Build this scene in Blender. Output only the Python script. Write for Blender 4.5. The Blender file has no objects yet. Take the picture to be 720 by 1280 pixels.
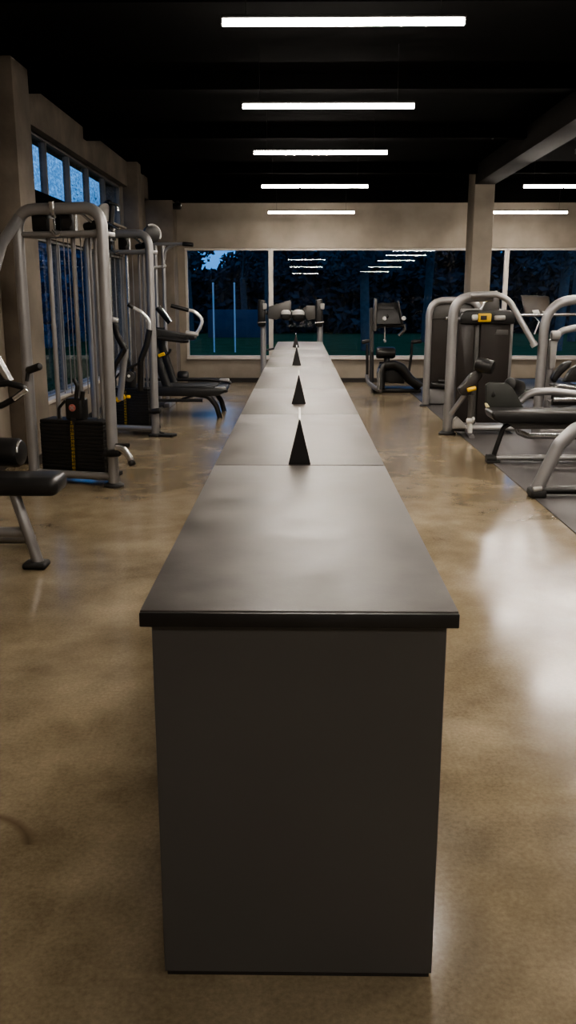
import bpy, bmesh, math, random
from mathutils import Vector, Matrix
random.seed(7)
PI = math.pi
scene = bpy.context.scene
COL = scene.collection

# ------------------------------------------------------------------ materials
def new_mat(name):
    m = bpy.data.materials.new(name); m.use_nodes = True
    nt = m.node_tree; b = nt.nodes['Principled BSDF']
    return m, nt, b

def noise_mat(name, c1, c2, rough=0.5, metal=0.0, scale=6.0, bump=0.0, rough2=None, detail=6.0, spec=None, bscale=None):
    m, nt, b = new_mat(name)
    tc = nt.nodes.new('ShaderNodeTexCoord')
    n = nt.nodes.new('ShaderNodeTexNoise'); n.inputs['Scale'].default_value = scale; n.inputs['Detail'].default_value = detail
    nt.links.new(tc.outputs['Object'], n.inputs['Vector'])
    r = nt.nodes.new('ShaderNodeValToRGB')
    r.color_ramp.elements[0].position = 0.3; r.color_ramp.elements[1].position = 0.7
    r.color_ramp.elements[0].color = (*c1, 1); r.color_ramp.elements[1].color = (*c2, 1)
    nt.links.new(n.outputs['Fac'], r.inputs['Fac']); nt.links.new(r.outputs['Color'], b.inputs['Base Color'])
    b.inputs['Metallic'].default_value = metal
    if rough2 is None:
        b.inputs['Roughness'].default_value = rough
    else:
        mr = nt.nodes.new('ShaderNodeMapRange'); mr.inputs['To Min'].default_value = rough; mr.inputs['To Max'].default_value = rough2
        mr.inputs['From Min'].default_value = 0.3; mr.inputs['From Max'].default_value = 0.7
        nt.links.new(n.outputs['Fac'], mr.inputs['Value']); nt.links.new(mr.outputs['Result'], b.inputs['Roughness'])
    if spec is not None: b.inputs['Specular IOR Level'].default_value = spec
    if bump > 0:
        n2 = nt.nodes.new('ShaderNodeTexNoise'); n2.inputs['Scale'].default_value = bscale or scale * 12; n2.inputs['Detail'].default_value = 3
        nt.links.new(tc.outputs['Object'], n2.inputs['Vector'])
        bp = nt.nodes.new('ShaderNodeBump'); bp.inputs['Strength'].default_value = bump; bp.inputs['Distance'].default_value = 0.01
        nt.links.new(n2.outputs['Fac'], bp.inputs['Height']); nt.links.new(bp.outputs['Normal'], b.inputs['Normal'])
    return m

def floor_mat():
    m, nt, b = new_mat('polished_concrete'); L = nt.links.new; N = nt.nodes.new
    tc = N('ShaderNodeTexCoord')
    def noise(scale, detail, rgh=0.55, dist=0.0):
        n = N('ShaderNodeTexNoise'); n.inputs['Scale'].default_value = scale; n.inputs['Detail'].default_value = detail
        n.inputs['Roughness'].default_value = rgh; n.inputs['Distortion'].default_value = dist
        L(tc.outputs['Object'], n.inputs['Vector']); return n
    big = noise(0.9, 7, 0.6, 0.6); mid = noise(4, 4, 0.5); fine = noise(70, 5, 0.7)
    r = N('ShaderNodeValToRGB'); e = r.color_ramp.elements
    e[0].position = 0.36; e[0].color = (0.148, 0.118, 0.076, 1)
    e[1].position = 0.64; e[1].color = (0.325, 0.268, 0.186, 1)
    k = e.new(0.5); k.color = (0.232, 0.188, 0.125, 1)
    mx = N('ShaderNodeMix'); mx.data_type = 'FLOAT'; mx.inputs[0].default_value = 0.3
    L(big.outputs['Fac'], mx.inputs[2]); L(mid.outputs['Fac'], mx.inputs[3]); L(mx.outputs[0], r.inputs['Fac'])
    fr = N('ShaderNodeValToRGB'); fr.color_ramp.elements[0].position = 0.33; fr.color_ramp.elements[0].color = (0.72, 0.70, 0.68, 1)
    fr.color_ramp.elements[1].position = 0.68; fr.color_ramp.elements[1].color = (1.15, 1.15, 1.15, 1)
    L(fine.outputs['Fac'], fr.inputs['Fac'])
    mu = N('ShaderNodeMix'); mu.data_type = 'RGBA'; mu.blend_type = 'MULTIPLY'; mu.inputs[0].default_value = 0.75
    L(r.outputs['Color'], mu.inputs[6]); L(fr.outputs['Color'], mu.inputs[7])
    # a curved dark scuff on the concrete left of the counter's near end
    sx = N('ShaderNodeSeparateXYZ'); L(tc.outputs['Object'], sx.inputs[0])
    def math_(op, a, c):
        q = N('ShaderNodeMath'); q.operation = op
        for i, v in enumerate((a, c)):
            if v is None: continue
            if isinstance(v, (int, float)): q.inputs[i].default_value = v
            else: L(v, q.inputs[i])
        return q.outputs[0]
    dx = math_('SUBTRACT', sx.outputs[0], -1.02); dy = math_('SUBTRACT', sx.outputs[1], 2.27)
    rad = math_('SQRT', math_('ADD', math_('MULTIPLY', dx, dx), math_('MULTIPLY', dy, dy)), None)
    band = math_('SUBTRACT', 1.0, math_('MULTIPLY', math_('ABSOLUTE', math_('SUBTRACT', rad, 0.215), None), 42.0))
    quad = math_('MULTIPLY', math_('GREATER_THAN', dx, 0.0), math_('GREATER_THAN', dy, 0.06))
    scuff = N('ShaderNodeMath'); scuff.operation = 'MULTIPLY'; scuff.use_clamp = True
    L(band, scuff.inputs[0]); L(quad, scuff.inputs[1])
    sc2 = math_('MULTIPLY', scuff.outputs[0], math_('MULTIPLY', fine.outputs['Fac'], 1.15))
    st = N('ShaderNodeMix'); st.data_type = 'RGBA'; L(sc2, st.inputs[0]); L(mu.outputs[2], st.inputs[6]); st.inputs[7].default_value = (0.06, 0.035, 0.02, 1)
    L(st.outputs[2], b.inputs['Base Color'])
    mr = N('ShaderNodeMapRange'); mr.inputs['From Min'].default_value = 0.3; mr.inputs['From Max'].default_value = 0.7
    mr.inputs['To Min'].default_value = 0.14; mr.inputs['To Max'].default_value = 0.235
    rn = noise(1.8, 3, 0.5, 0.4); L(rn.outputs['Fac'], mr.inputs['Value']); L(mr.outputs['Result'], b.inputs['Roughness'])
    b.inputs['Specular IOR Level'].default_value = 0.62
    return m

def glass_mat(name, tint):
    m = bpy.data.materials.new(name); m.use_nodes = True; nt = m.node_tree; nt.nodes.clear()
    o = nt.nodes.new('ShaderNodeOutputMaterial'); mx = nt.nodes.new('ShaderNodeMixShader')
    t = nt.nodes.new('ShaderNodeBsdfTransparent'); t.inputs['Color'].default_value = (*tint, 1)
    g = nt.nodes.new('ShaderNodeBsdfGlossy'); g.inputs['Roughness'].default_value = 0.0
    fr = nt.nodes.new('ShaderNodeFresnel')
    ge = nt.nodes.new('ShaderNodeNewGeometry'); mr = nt.nodes.new('ShaderNodeMapRange')     # a pane mirrors alike from both its sides
    mr.inputs['To Min'].default_value = 1.6; mr.inputs['To Max'].default_value = 1/1.6
    nt.links.new(ge.outputs['Backfacing'], mr.inputs['Value']); nt.links.new(mr.outputs['Result'], fr.inputs['IOR'])
    tc = nt.nodes.new('ShaderNodeTexCoord'); n = nt.nodes.new('ShaderNodeTexNoise'); n.inputs['Scale'].default_value = 0.7
    bp = nt.nodes.new('ShaderNodeBump'); bp.inputs['Strength'].default_value = 0.004; bp.inputs['Distance'].default_value = 0.02
    nt.links.new(tc.outputs['Object'], n.inputs['Vector']); nt.links.new(n.outputs['Fac'], bp.inputs['Height']); nt.links.new(bp.outputs['Normal'], g.inputs['Normal'])
    nt.links.new(fr.outputs[0], mx.inputs[0]); nt.links.new(t.outputs[0], mx.inputs[1]); nt.links.new(g.outputs[0], mx.inputs[2])
    nt.links.new(mx.outputs[0], o.inputs[0])
    return m

def wet_glass_mat(name):
    m = glass_mat(name, (0.9, 0.93, 0.95)); nt = m.node_tree
    t = [n for n in nt.nodes if n.type == 'BSDF_TRANSPARENT'][0]
    tc = nt.nodes.new('ShaderNodeTexCoord'); n = nt.nodes.new('ShaderNodeTexNoise'); n.inputs['Scale'].default_value = 34; n.inputs['Detail'].default_value = 4; n.inputs['Roughness'].default_value = 0.7
    mp = nt.nodes.new('ShaderNodeMapping'); mp.inputs['Scale'].default_value = (1, 0.35, 1)
    r = nt.nodes.new('ShaderNodeValToRGB'); r.color_ramp.elements[0].position = 0.42; r.color_ramp.elements[0].color = (0.42, 0.46, 0.50, 1)
    r.color_ramp.elements[1].position = 0.66; r.color_ramp.elements[1].color = (1, 1, 1, 1)
    nt.links.new(tc.outputs['Object'], mp.inputs['Vector']); nt.links.new(mp.outputs['Vector'], n.inputs['Vector']); nt.links.new(n.outputs['Fac'], r.inputs['Fac']); nt.links.new(r.outputs['Color'], t.inputs['Color'])
    return m

def emit_mat(name, col, s):
    m, nt, b = new_mat(name)
    b.inputs['Base Color'].default_value = (0.8, 0.8, 0.8, 1)
    b.inputs['Emission Color'].default_value = (*col, 1); b.inputs['Emission Strength'].default_value = s
    return m

FLOOR = floor_mat()
CONC = noise_mat('raw_concrete', (0.205, 0.175, 0.142), (0.29, 0.253, 0.210), 0.8, scale=2.2, bump=0.15, bscale=25)
CONCD = noise_mat('shaded_concrete', (0.125, 0.105, 0.085), (0.22, 0.187, 0.152), 0.82, scale=2.6, bump=0.2, bscale=22)  # raw concrete darkened: shade on the left columns and beam put into its colour
BLACKC = noise_mat('black_ceiling_paint', (0.0015, 0.0015, 0.0015), (0.0022, 0.0020, 0.0020), 0.95, scale=3, spec=0.08)
BEAMG = noise_mat('grey_beam_paint', (0.014, 0.012, 0.011), (0.020, 0.017, 0.015), 0.8, scale=3, spec=0.2)
FRAMEW = noise_mat('window_frame_paint', (0.42, 0.39, 0.35), (0.50, 0.46, 0.42), 0.5, scale=5)
FRAMEG = noise_mat('grey_mullion_paint', (0.16, 0.16, 0.16), (0.21, 0.21, 0.21), 0.5, scale=5)
BASEB = noise_mat('baseboard_black', (0.012, 0.010, 0.009), (0.02, 0.017, 0.015), 0.5, scale=6)
GLASS = glass_mat('window_glass', (0.9, 0.93, 0.95))
WETGLASS = wet_glass_mat('rain_speckled_glass')
SILVER = noise_mat('silver_powder_coat', (0.29, 0.285, 0.285), (0.36, 0.35, 0.35), 0.38, metal=0.5, scale=4, bump=0.03, bscale=300)
SILVERB = noise_mat('bright_steel', (0.50, 0.49, 0.48), (0.62, 0.61, 0.60), 0.25, metal=0.9, scale=8)
CHROME = noise_mat('chrome', (0.80, 0.80, 0.80), (0.90, 0.89, 0.88), 0.16, metal=0.55, scale=6)
BLACK = noise_mat('black_plastic', (0.010, 0.010, 0.010), (0.018, 0.017, 0.017), 0.42, scale=8)
RUBBER = noise_mat('black_rubber', (0.010, 0.010, 0.010), (0.018, 0.017, 0.016), 0.65, scale=20)
VINYL = noise_mat('black_vinyl', (0.012, 0.012, 0.012), (0.02, 0.019, 0.019), 0.36, spec=0.4, scale=10, bump=0.06, bscale=260)
STACK = noise_mat('cast_iron_black', (0.008, 0.008, 0.008), (0.014, 0.013, 0.013), 0.5, scale=14)
SHROUD = noise_mat('dark_brown_shroud', (0.030, 0.025, 0.023), (0.042, 0.036, 0.033), 0.36, scale=3)
SHROUDG = noise_mat('grey_shroud', (0.07, 0.066, 0.063), (0.095, 0.09, 0.085), 0.4, scale=3)
WHITEP = noise_mat('white_plastic', (0.55, 0.54, 0.52), (0.66, 0.65, 0.62), 0.35, scale=8)
GREYP = noise_mat('light_grey_plastic', (0.30, 0.29, 0.28), (0.38, 0.37, 0.35), 0.4, scale=8)
YELLOW = noise_mat('yellow_plastic', (0.70, 0.42, 0.02), (0.80, 0.50, 0.03), 0.4, scale=9)
YELLOWD = noise_mat('worn_yellow_print', (0.42, 0.28, 0.02), (0.60, 0.42, 0.04), 0.5, scale=40)
RED = noise_mat('faded_red_print', (0.42, 0.12, 0.10), (0.52, 0.18, 0.15), 0.5, scale=30)
BODY = noise_mat('charcoal_laminate', (0.062, 0.059, 0.0575), (0.070, 0.067, 0.065), 0.5, scale=1.3, bump=0.02, bscale=220)
TOP = noise_mat('dark_stone_worktop', (0.050, 0.044, 0.041), (0.125, 0.113, 0.106), 0.40, rough2=0.54, scale=5.5, detail=9, bump=0.03, bscale=160)
EDGE = noise_mat('worktop_edge_black', (0.010, 0.009, 0.009), (0.015, 0.014, 0.014), 0.4, scale=6)
MATM = noise_mat('dark_rubber_mat', (0.040, 0.036, 0.036), (0.065, 0.058, 0.057), 0.55, scale=1.6, bump=0.1, bscale=90)
SCREEN = noise_mat('dark_screen', (0.020, 0.016, 0.013), (0.075, 0.058, 0.046), 0.45, spec=0.3, scale=3)
CARD = noise_mat('pale_card', (0.55, 0.53, 0.51), (0.63, 0.61, 0.59), 0.5, scale=10)
LED = emit_mat('led_diffuser', (1.0, 0.90, 0.78), 125.0)
LEDS = emit_mat('led_side_lens', (1.0, 0.92, 0.82), 24.0)
FABRIC = noise_mat('black_blind_fabric', (0.004, 0.004, 0.004), (0.007, 0.007, 0.007), 0.95, scale=30, spec=0.0)
GRASS = noise_mat('dark_lawn', (0.07, 0.11, 0.04), (0.10, 0.15, 0.06), 0.95, scale=1.5, spec=0.0)
LEAFD = noise_mat('hazy_dark_leaves', (0.075, 0.078, 0.075), (0.12, 0.122, 0.115), 0.8, scale=1.0, spec=0.05)  # grey haze beyond the back window is mixed into the leaf colour
LEAFB = noise_mat('blue_haze_leaves', (0.10, 0.18, 0.26), (0.18, 0.28, 0.38), 0.7, scale=1.0)  # blue haze of the left windows is put into this leaf colour
BARK = noise_mat('bark', (0.10, 0.095, 0.085), (0.15, 0.14, 0.125), 0.9, scale=9)
PALE = noise_mat('pale_post', (0.82, 0.80, 0.76), (0.90, 0.88, 0.84), 0.6, scale=9)
BLUEW = noise_mat('blue_grey_plaster', (0.07, 0.10, 0.14), (0.09, 0.13, 0.17), 0.8, scale=2)

# ------------------------------------------------------------------ mesh helpers
def V(p): return Vector(p)

def fillet(pts, rad, seg=7):
    pts = [V(p) for p in pts]
    if rad <= 0 or len(pts) < 3: return pts
    out = [pts[0]]
    for i in range(1, len(pts) - 1):
        a, b, c = pts[i-1], pts[i], pts[i+1]
        u = (a - b); v = (c - b); lu, lv = u.length, v.length; u.normalize(); v.normalize()
        ang = u.angle(v)
        if ang > PI - 0.02: out.append(b); continue
        d = min(rad / math.tan(ang/2), lu*0.49, lv*0.49)
        p0 = b + u*d; p1 = b + v*d
        for k in range(seg + 1):
            t = k/seg
            out.append(p0*(1-t)**2 + b*2*t*(1-t) + p1*t*t)
    out.append(pts[-1])
    return out

def tube(bm, pts, r, r2=None, rad=0.0, n=16, wide=None, cap=True, seg=8, taper=None):
    """Sweep a round (or oval: r along WIDE, r2 across) section along a path with rounded corners."""
    P = fillet(pts, rad, seg); r2 = r2 or r
    rings = []
    t0 = (P[1]-P[0]).normalized()
    nrm = V(wide) if wide else (V((0,1,0)) if abs(t0.y) < 0.9 else V((1,0,0)))
    nrm = (nrm - t0*nrm.dot(t0)).normalized()
    for i, p in enumerate(P):
        if i == 0: t = t0
        elif i == len(P)-1: t = (P[i]-P[i-1]).normalized()
        else: t = ((P[i+1]-P[i]).normalized() + (P[i]-P[i-1]).normalized()).normalized()
        nrm = (nrm - t*nrm.dot(t)).normalized(); bn = t.cross(nrm)
        s = 1.0 if taper is None else taper[0] + (taper[1]-taper[0])*i/(len(P)-1)
        rings.append([bm.verts.new(p + nrm*(r*s*math.cos(2*PI*k/n)) + bn*(r2*s*math.sin(2*PI*k/n))) for k in range(n)])
    for a, b in zip(rings, rings[1:]):
        for k in range(n):
            bm.faces.new((a[k], a[(k+1) % n], b[(k+1) % n], b[k]))
    if cap:
        bm.faces.new(list(reversed(rings[0]))); bm.faces.new(rings[-1])
    return bm

def box(bm, lo, hi, bev=0.0, seg=2, mat=None):
    r = bmesh.ops.create_cube(bm, size=1.0)
    vs = r['verts']; c = [(lo[i]+hi[i])/2 for i in range(3)]; s = [hi[i]-lo[i] for i in range(3)]
    for v in vs: v.co = V((c[0]+v.co.x*s[0], c[1]+v.co.y*s[1], c[2]+v.co.z*s[2]))
    es = list({e for v in vs for e in v.link_edges})
    if bev > 0:
        out = bmesh.ops.bevel(bm, geom=es, offset=bev, segments=seg, affect='EDGES', profile=0.5)
        vs = list({v for f in out['faces'] for v in f.verts} | {v for v in vs if v.is_valid})
    if mat is not None: bmesh.ops.transform(bm, matrix=mat, verts=[v for v in vs if v.is_valid])
    return bm

def prism(bm, pts, off, bev=0.0, seg=2):
    """Extrude the closed outline PTS (3-D points) by vector OFF; optionally round every edge."""
    off = V(off); n = len(pts)
    a = [bm.verts.new(V(p)) for p in pts]; b = [bm.verts.new(V(p)+off) for p in pts]
    fs = [bm.faces.new(a), bm.faces.new(list(reversed(b)))]
    for k in range(n): fs.append(bm.faces.new((a[(k+1) % n], a[k], b[k], b[(k+1) % n])))
    bmesh.ops.recalc_face_normals(bm, faces=fs)
    if bev > 0:
        es = list({e for f in fs for e in f.edges})
        bmesh.ops.bevel(bm, geom=es, offset=bev, segments=seg, affect='EDGES', profile=0.5)
    return bm

def lathe(bm, p0, p1, prof, n=24):
    """Turn a profile [(t, radius)...] about the axis from P0 to P1 (t runs 0..1)."""
    p0, p1 = V(p0), V(p1); ax = (p1-p0); L = ax.length; ax.normalize()
    u = V((0,0,1)) if abs(ax.z) < 0.9 else V((1,0,0)); u = (u - ax*u.dot(ax)).normalized(); w = ax.cross(u)
    rings = [[bm.verts.new(p0 + ax*(t*L) + u*(r*math.cos(2*PI*k/n)) + w*(r*math.sin(2*PI*k/n))) for k in range(n)] for t, r in prof]
    for a, b in zip(rings, rings[1:]):
        for k in range(n): bm.faces.new((a[k], a[(k+1) % n], b[(k+1) % n], b[k]))
    bm.faces.new(list(reversed(rings[0]))); bm.faces.new(rings[-1])
    return bm

def roll(bm, p0, p1, r, n=26):
    """A padded roller with rounded ends."""
    L = (V(p1)-V(p0)).length; e = min(0.35*r, L*0.3)/L
    prof = [(0, r*0.62), (e*0.25, r*0.86), (e, r), (1-e, r), (1-e*0.25, r*0.86), (1, r*0.62)]
    return lathe(bm, p0, p1, prof, n)

def disc(bm, p0, p1, r, n=28):
    b = 0.12
    return lathe(bm, p0, p1, [(0, r*0.9), (b, r), (1-b, r), (1, r*0.9)], n)

def BM(): return bmesh.new()

def finish(bm, name, mat, smooth=38):
    me = bpy.data.meshes.new(name)
    bmesh.ops.recalc_face_normals(bm, faces=bm.faces[:])
    bm.to_mesh(me); bm.free()
    for p in me.polygons: p.use_smooth = True
    me.set_sharp_from_angle(angle=math.radians(smooth))
    me.materials.append(mat)
    return me

def meta(o, label=None, cat=None, group=None, kind=None):
    if label: o['label'] = label
    if cat: o['category'] = cat
    if group: o['group'] = group
    if kind: o['kind'] = kind
    return o

def single(name, bm, mat, label, cat, group=None, kind=None):
    """A thing that is one mesh; its origin is put at the middle of its base."""
    xs = [v.co for v in bm.verts]
    c = V(((min(p.x for p in xs)+max(p.x for p in xs))/2, (min(p.y for p in xs)+max(p.y for p in xs))/2, min(p.z for p in xs)))
    for v in bm.verts: v.co -= c
    o = bpy.data.objects.new(name, finish(bm, name, mat)); COL.objects.link(o); o.location = c
    return meta(o, label, cat, group, kind)

def struct(name, bm, mat, parent=None):
    o = bpy.data.objects.new(name, finish(bm, name, mat)); COL.objects.link(o)
    if parent: o.parent = parent
    else: o['kind'] = 'structure'
    return o

class Thing:
    """An Empty at the thing's base. Parts are authored in world space, or in the thing's own space when local=True."""
    def __init__(self, name, label, cat, loc=(0,0,0), rot=0.0, group=None, local=False):
        self.o = bpy.data.objects.new(name, None); COL.objects.link(self.o)
        self.o.empty_display_size = 0.1
        self.o.location = loc; self.o.rotation_euler = (0, 0, rot); self.local = local
        meta(self.o, label, cat, group)
    def part(self, name, bm, mat, parent=None, label=None, smooth=38):
        if not self.local:
            c = V(self.o.location)
            for v in bm.verts: v.co -= c
        o = bpy.data.objects.new(name, finish(bm, name, mat, smooth)); COL.objects.link(o)
        o.parent = parent or self.o
        if label: o['label'] = label
        return o

def dup(root, loc, label):
    r = root.copy(); COL.objects.link(r); r.location = loc; r['label'] = label
    for ch in list(root.children):
        c = ch.copy(); COL.objects.link(c); c.parent = r
        for g in list(ch.children):
            d = g.copy(); COL.objects.link(d); d.parent = c
    return r

def text_bm(s, size, mtx):
    cu = bpy.data.curves.new('lettering', 'FONT'); cu.body = s; cu.size = size; cu.align_x = 'CENTER'; cu.align_y = 'CENTER'; cu.extrude = 0.0008; cu.resolution_u = 2
    o = bpy.data.objects.new('lettering', cu); COL.objects.link(o)
    dg = bpy.context.evaluated_depsgraph_get()
    me = bpy.data.meshes.new_from_object(o.evaluated_get(dg))
    bm = BM(); bm.from_mesh(me); bmesh.ops.transform(bm, matrix=mtx, verts=bm.verts[:])
    bpy.data.objects.remove(o); bpy.data.curves.remove(cu); bpy.data.meshes.remove(me)
    return bm

def join(bm, other):
    me = bpy.data.meshes.new('tmp'); other.to_mesh(me); other.free(); bm.from_mesh(me); bpy.data.meshes.remove(me)
    return bm

FRONT = Matrix.Rotation(PI/2, 4, 'X')       # text facing the near end of the room

# ------------------------------------------------------------------ camera
cam = bpy.data.cameras.new('camera'); co = bpy.data.objects.new('camera', cam); COL.objects.link(co)
cam.sensor_fit = 'VERTICAL'; cam.sensor_height = 36.0; cam.lens = 36.0*1100/1280; cam.clip_end = 300; cam.clip_start = 0.05
co.location = (0, 0, 1.6)
co.rotation_euler = (PI/2 - math.atan(267/1100), 0, math.radians(0.759))
scene.camera = co

# ------------------------------------------------------------------ room shell
XL, XR, YN, YF, ZC = -2.85, 7.5, -19.0, 17.4, 3.72
b = BM(); box(b, (XL-0.35, YN-0.3, -0.2), (XR+0.3, YF+0.3, 0.0)); struct('floor', b, FLOOR)
b = BM(); box(b, (XL-0.35, YN-0.3, ZC), (XR+0.3, YF+0.3, ZC+0.2)); struct('ceiling', b, BLACKC)
# left wall with window openings: bay one Y 9.05-14.9, bay two Y 15.5-16.85
b = BM(); W0, W1 = XL-0.3, XL
box(b, (W0, YN, 0), (W1, 9.05, ZC)); box(b, (W0, 14.9, 0), (W1, 15.5, ZC)); box(b, (W0, 16.8, 0), (W1, YF, ZC))
for y0, y1 in ((9.05, 14.9), (15.5, 16.8)):
    box(b, (W0, y0, 0), (W1, y1, 0.46)); box(b, (W0, y0, 2.26), (W1, y1, 2.70)); box(b, (W0, y0, 3.36), (W1, y1, ZC))
struct('wall_left', b, CONC)
b = BM(); box(b, (XL, 9.05, 3.34), (XL+0.08, 14.95, ZC)); box(b, (XL, 15.5, 3.34), (XL+0.08, 16.9, ZC)); struct('concrete_beam', b, CONCD)
b = BM()
box(b, (-2.2, YF, 0), (7.0, YF+0.25, 0.47)); box(b, (-2.2, YF, 2.53), (7.0, YF+0.25, ZC)); box(b, (XL-0.3, YF, 0), (-2.2, YF+0.25, ZC)); box(b, (7.0, YF, 0), (XR, YF+0.25, ZC))
struct('wall_back', b, CONC)
b = BM(); box(b, (XR, YN, 0), (XR+0.25, YF, ZC)); struct('wall_right', b, CONC)
b = BM(); box(b, (XL, YN-0.25, 0), (XR, YN, ZC)); struct('wall_front', b, CONC)
b = BM(); box(b, (-2.2, YF-0.02, 0), (XR, YF, 0.085)); struct('baseboard_back', b, BASEB)
b = BM(); box(b, (XL, 9.12, 0), (XL+0.018, 14.88, 0.085)); box(b, (XL, YN, 0), (XL+0.018, 8.58, 0.085)); struct('baseboard_left', b, BASEB)
# black dropped strip along the back wall and black cross beams under the ceiling
b = BM(); box(b, (XL+0.08, 17.0, 3.34), (XR, YF, ZC), 0.004); struct('trim_1', b, BLACKC)
for i, y in enumerate((6.7, 9.3, 12.0, 15.2)):
    b = BM(); box(b, (XL+0.08, y, 3.58), (XR, y+0.16, ZC)); struct('trim_%d' % (i+2), b, BLACKC)
# columns
b = BM(); box(b, (XL, 8.60, 0), (-2.60, 9.10, ZC), 0.012); struct('concrete_column', b, CONCD)
b = BM(); box(b, (XL, 14.9, 0), (-2.60, 15.5, ZC), 0.012); struct('concrete_column', b, CONCD)
b = BM(); box(b, (XL, 16.85, 0), (-2.33, YF, 3.34), 0.012); struct('concrete_column', b, CONCD)
b = BM(); box(b, (2.87, 15.35, 0), (3.20, 15.95, ZC), 0.012); struct('concrete_column', b, CONC)
b = BM(); box(b, (2.87, 5.2, 3.42), (3.20, 15.35, ZC), 0.006); struct('concrete_beam', b, BEAMG)
b = BM(); box(b, (XL, 8.585, 0), (-2.585, 8.60, 0.08)); box(b, (-2.60, 8.585, 0), (-2.585, 9.10, 0.08)); struct('baseboard_column', b, BASEB)

def window(name, frame_boxes, panes, fm, gm=None):
    b = BM()
    for lo, hi in frame_boxes: box(b, lo, hi, 0.004, 1)
    o = struct(name, b, fm)
    for quad in panes:
        g = BM(); g.faces.new([g.verts.new(q) for q in quad])
        struct('window_pane', g, gm or GLASS, o)
    return o
# back windows
def back_window(name, x0, x1):
    y0, y1 = YF+0.03, YF+0.10; z0, z1, t = 0.47, 2.53, 0.045
    window(name, [((x0, y0, z0), (x1, y1, z0+t)), ((x0, y0, z1-t), (x1, y1, z1)), ((x0, y0, z0+t), (x0+t, y1, z1-t)), ((x1-t, y0, z0+t), (x1, y1, z1-t))],
           [[(x0+t, YF+0.06, z0+t), (x1-t, YF+0.06, z0+t), (x1-t, YF+0.06, z1-t), (x0+t, YF+0.06, z1-t)]], FRAMEW)
back_window('window_1', -2.2, -0.56); back_window('window_2', -0.56, 3.93); back_window('window_3', 3.93, 7.0)
b = BM(); box(b, (-2.2, YF-0.05, 0.44), (7.0, YF+0.03, 0.475), 0.006); struct('window_sill_back', b, FRAMEW)
# left windows
def left_window(name, y0, y1, z0, z1, mull, fm):
    xa, xb = XL-0.13, XL-0.05; t = 0.035; xg = XL-0.10
    fr = [((xa, y0, z0), (xb, y1, z0+t)), ((xa, y0, z1-t), (xb, y1, z1)), ((xa, y0, z0+t), (xb, y0+t, z1-t)), ((xa, y1-t, z0+t), (xb, y1, z1-t))]
    ys = [y0+t]
    for m_ in mull: fr.append(((xa, m_-0.025, z0+t), (xb, m_+0.025, z1-t))); ys += [m_-0.025, m_+0.025]
    ys.append(y1-t)
    ps = [[(xg, ys[i], z0+t), (xg, ys[i+1], z0+t), (xg, ys[i+1], z1-t), (xg, ys[i], z1-t)] for i in range(0, len(ys), 2)]
    window(name, fr, ps, fm, WETGLASS)
left_window('window_4', 9.05, 14.9, 2.70, 3.36, [9.66, 10.68, 11.72, 12.75, 13.8], FRAMEG)
left_window('window_5', 9.05, 14.9, 0.46, 2.26, [11.0, 12.95], FRAMEG)
left_window('window_6', 15.5, 16.8, 2.70, 3.36, [16.15], FRAMEG)
left_window('window_7', 15.5, 16.8, 0.46, 2.26, [], FRAMEG)
b = BM()
for y0, y1 in ((9.10, 14.9), (15.5, 16.8)):
    box(b, (XL-0.05, y0, 0.445), (XL+0.05, y1, 0.485), 0.005); box(b, (XL-0.05, y0, 2.69), (XL+0.04, y1, 2.72), 0.005)
struct('window_sill_left', b, FRAMEW)
# black roller blind box under the high windows, beside the first column
t = Thing('roller_blind_box', 'black roller blind box on the left wall beneath the high windows', 'blind box', (XL, 10.2, 2.36))
b = BM(); box(b, (XL, 9.15, 2.36), (XL+0.13, 11.25, 2.69), 0.01); t.part('housing', b, FABRIC)
b = BM(); tube(b, [(XL+0.065, 9.17, 2.345), (XL+0.065, 11.23, 2.345)], 0.016); t.part('bottom_rail', b, BLACK)
# rubber mat
b = BM(); box(b, (1.93, 1.5, 0.0), (XR, 16.5, 0.008), 0.003, 1)
single('rubber_floor_mat', b, MATM, 'dark grey rubber mat laid along the right side under the machines', 'floor mat')

# ------------------------------------------------------------------ ceiling lights
def light_at(c, label):
    x, y, z = c
    t = Thing('linear_pendant_light', label, 'ceiling light', (x, y, z-0.04), 0, 'linear lights hung from the black ceiling', local=True)
    L = 0.75
    b = BM(); box(b, (-L, -0.021, 0.028), (L, 0.021, 0.058), 0.002, 1); t.part('side_lens', b, LEDS)
    b = BM(); box(b, (-L+0.004, -0.019, 0.025), (L-0.004, 0.019, 0.029)); t.part('diffuser', b, LED)
    b = BM(); box(b, (-L-0.004, -0.04, 0.058), (L+0.004, 0.04, 0.075), 0.004, 1); h = t.part('housing', b, BLACK)
    for s in (-1, 1):
        b = BM(); box(b, (s*L-0.005, -0.024, 0.022), (s*L+0.005, 0.024, 0.06), 0.003, 1); t.part('end_cap', b, BLACK, h)
        b = BM(); tube(b, [(s*0.6, 0, 0.08), (s*0.6, 0, ZC-z+0.04)], 0.0025, n=6); t.part('suspension_wire', b, BLACK)
    return t
rowA = [((0.261, 5.990, 3.254), 'nearest linear light over the counter, widest bar at the top of the photo'),
        ((0.242, 8.290, 3.226), 'second linear light over the counter, counted from the camera end'),
        ((0.224, 10.550, 3.188), 'third linear light over the counter, middle bar of the five'),
        ((0.203, 13.130, 3.133), 'fourth linear light over the counter, last but one before the back wall'),
        ((0.190, 16.080, 3.051), 'farthest linear light over the counter, just before the pale back wall')]
for c, l in rowA: light_at(c, l)
for y, z in ((3.7, 3.2), (-1.6, 3.1), (-7.5, 3.02), (-16.0, 2.95)): light_at((0.27, y, z), 'linear light over the counter row, behind the camera end of the room')
rowB = [((3.873, 16.080, 3.047), 'linear light right of the column, just before the back wall'),
        ((3.879, 13.130, 3.127), 'linear light at the right edge, one row nearer than the light by the column'),
        ((3.83, 10.55, 3.19), 'linear light at the right edge showing only its left tip')]
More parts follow.
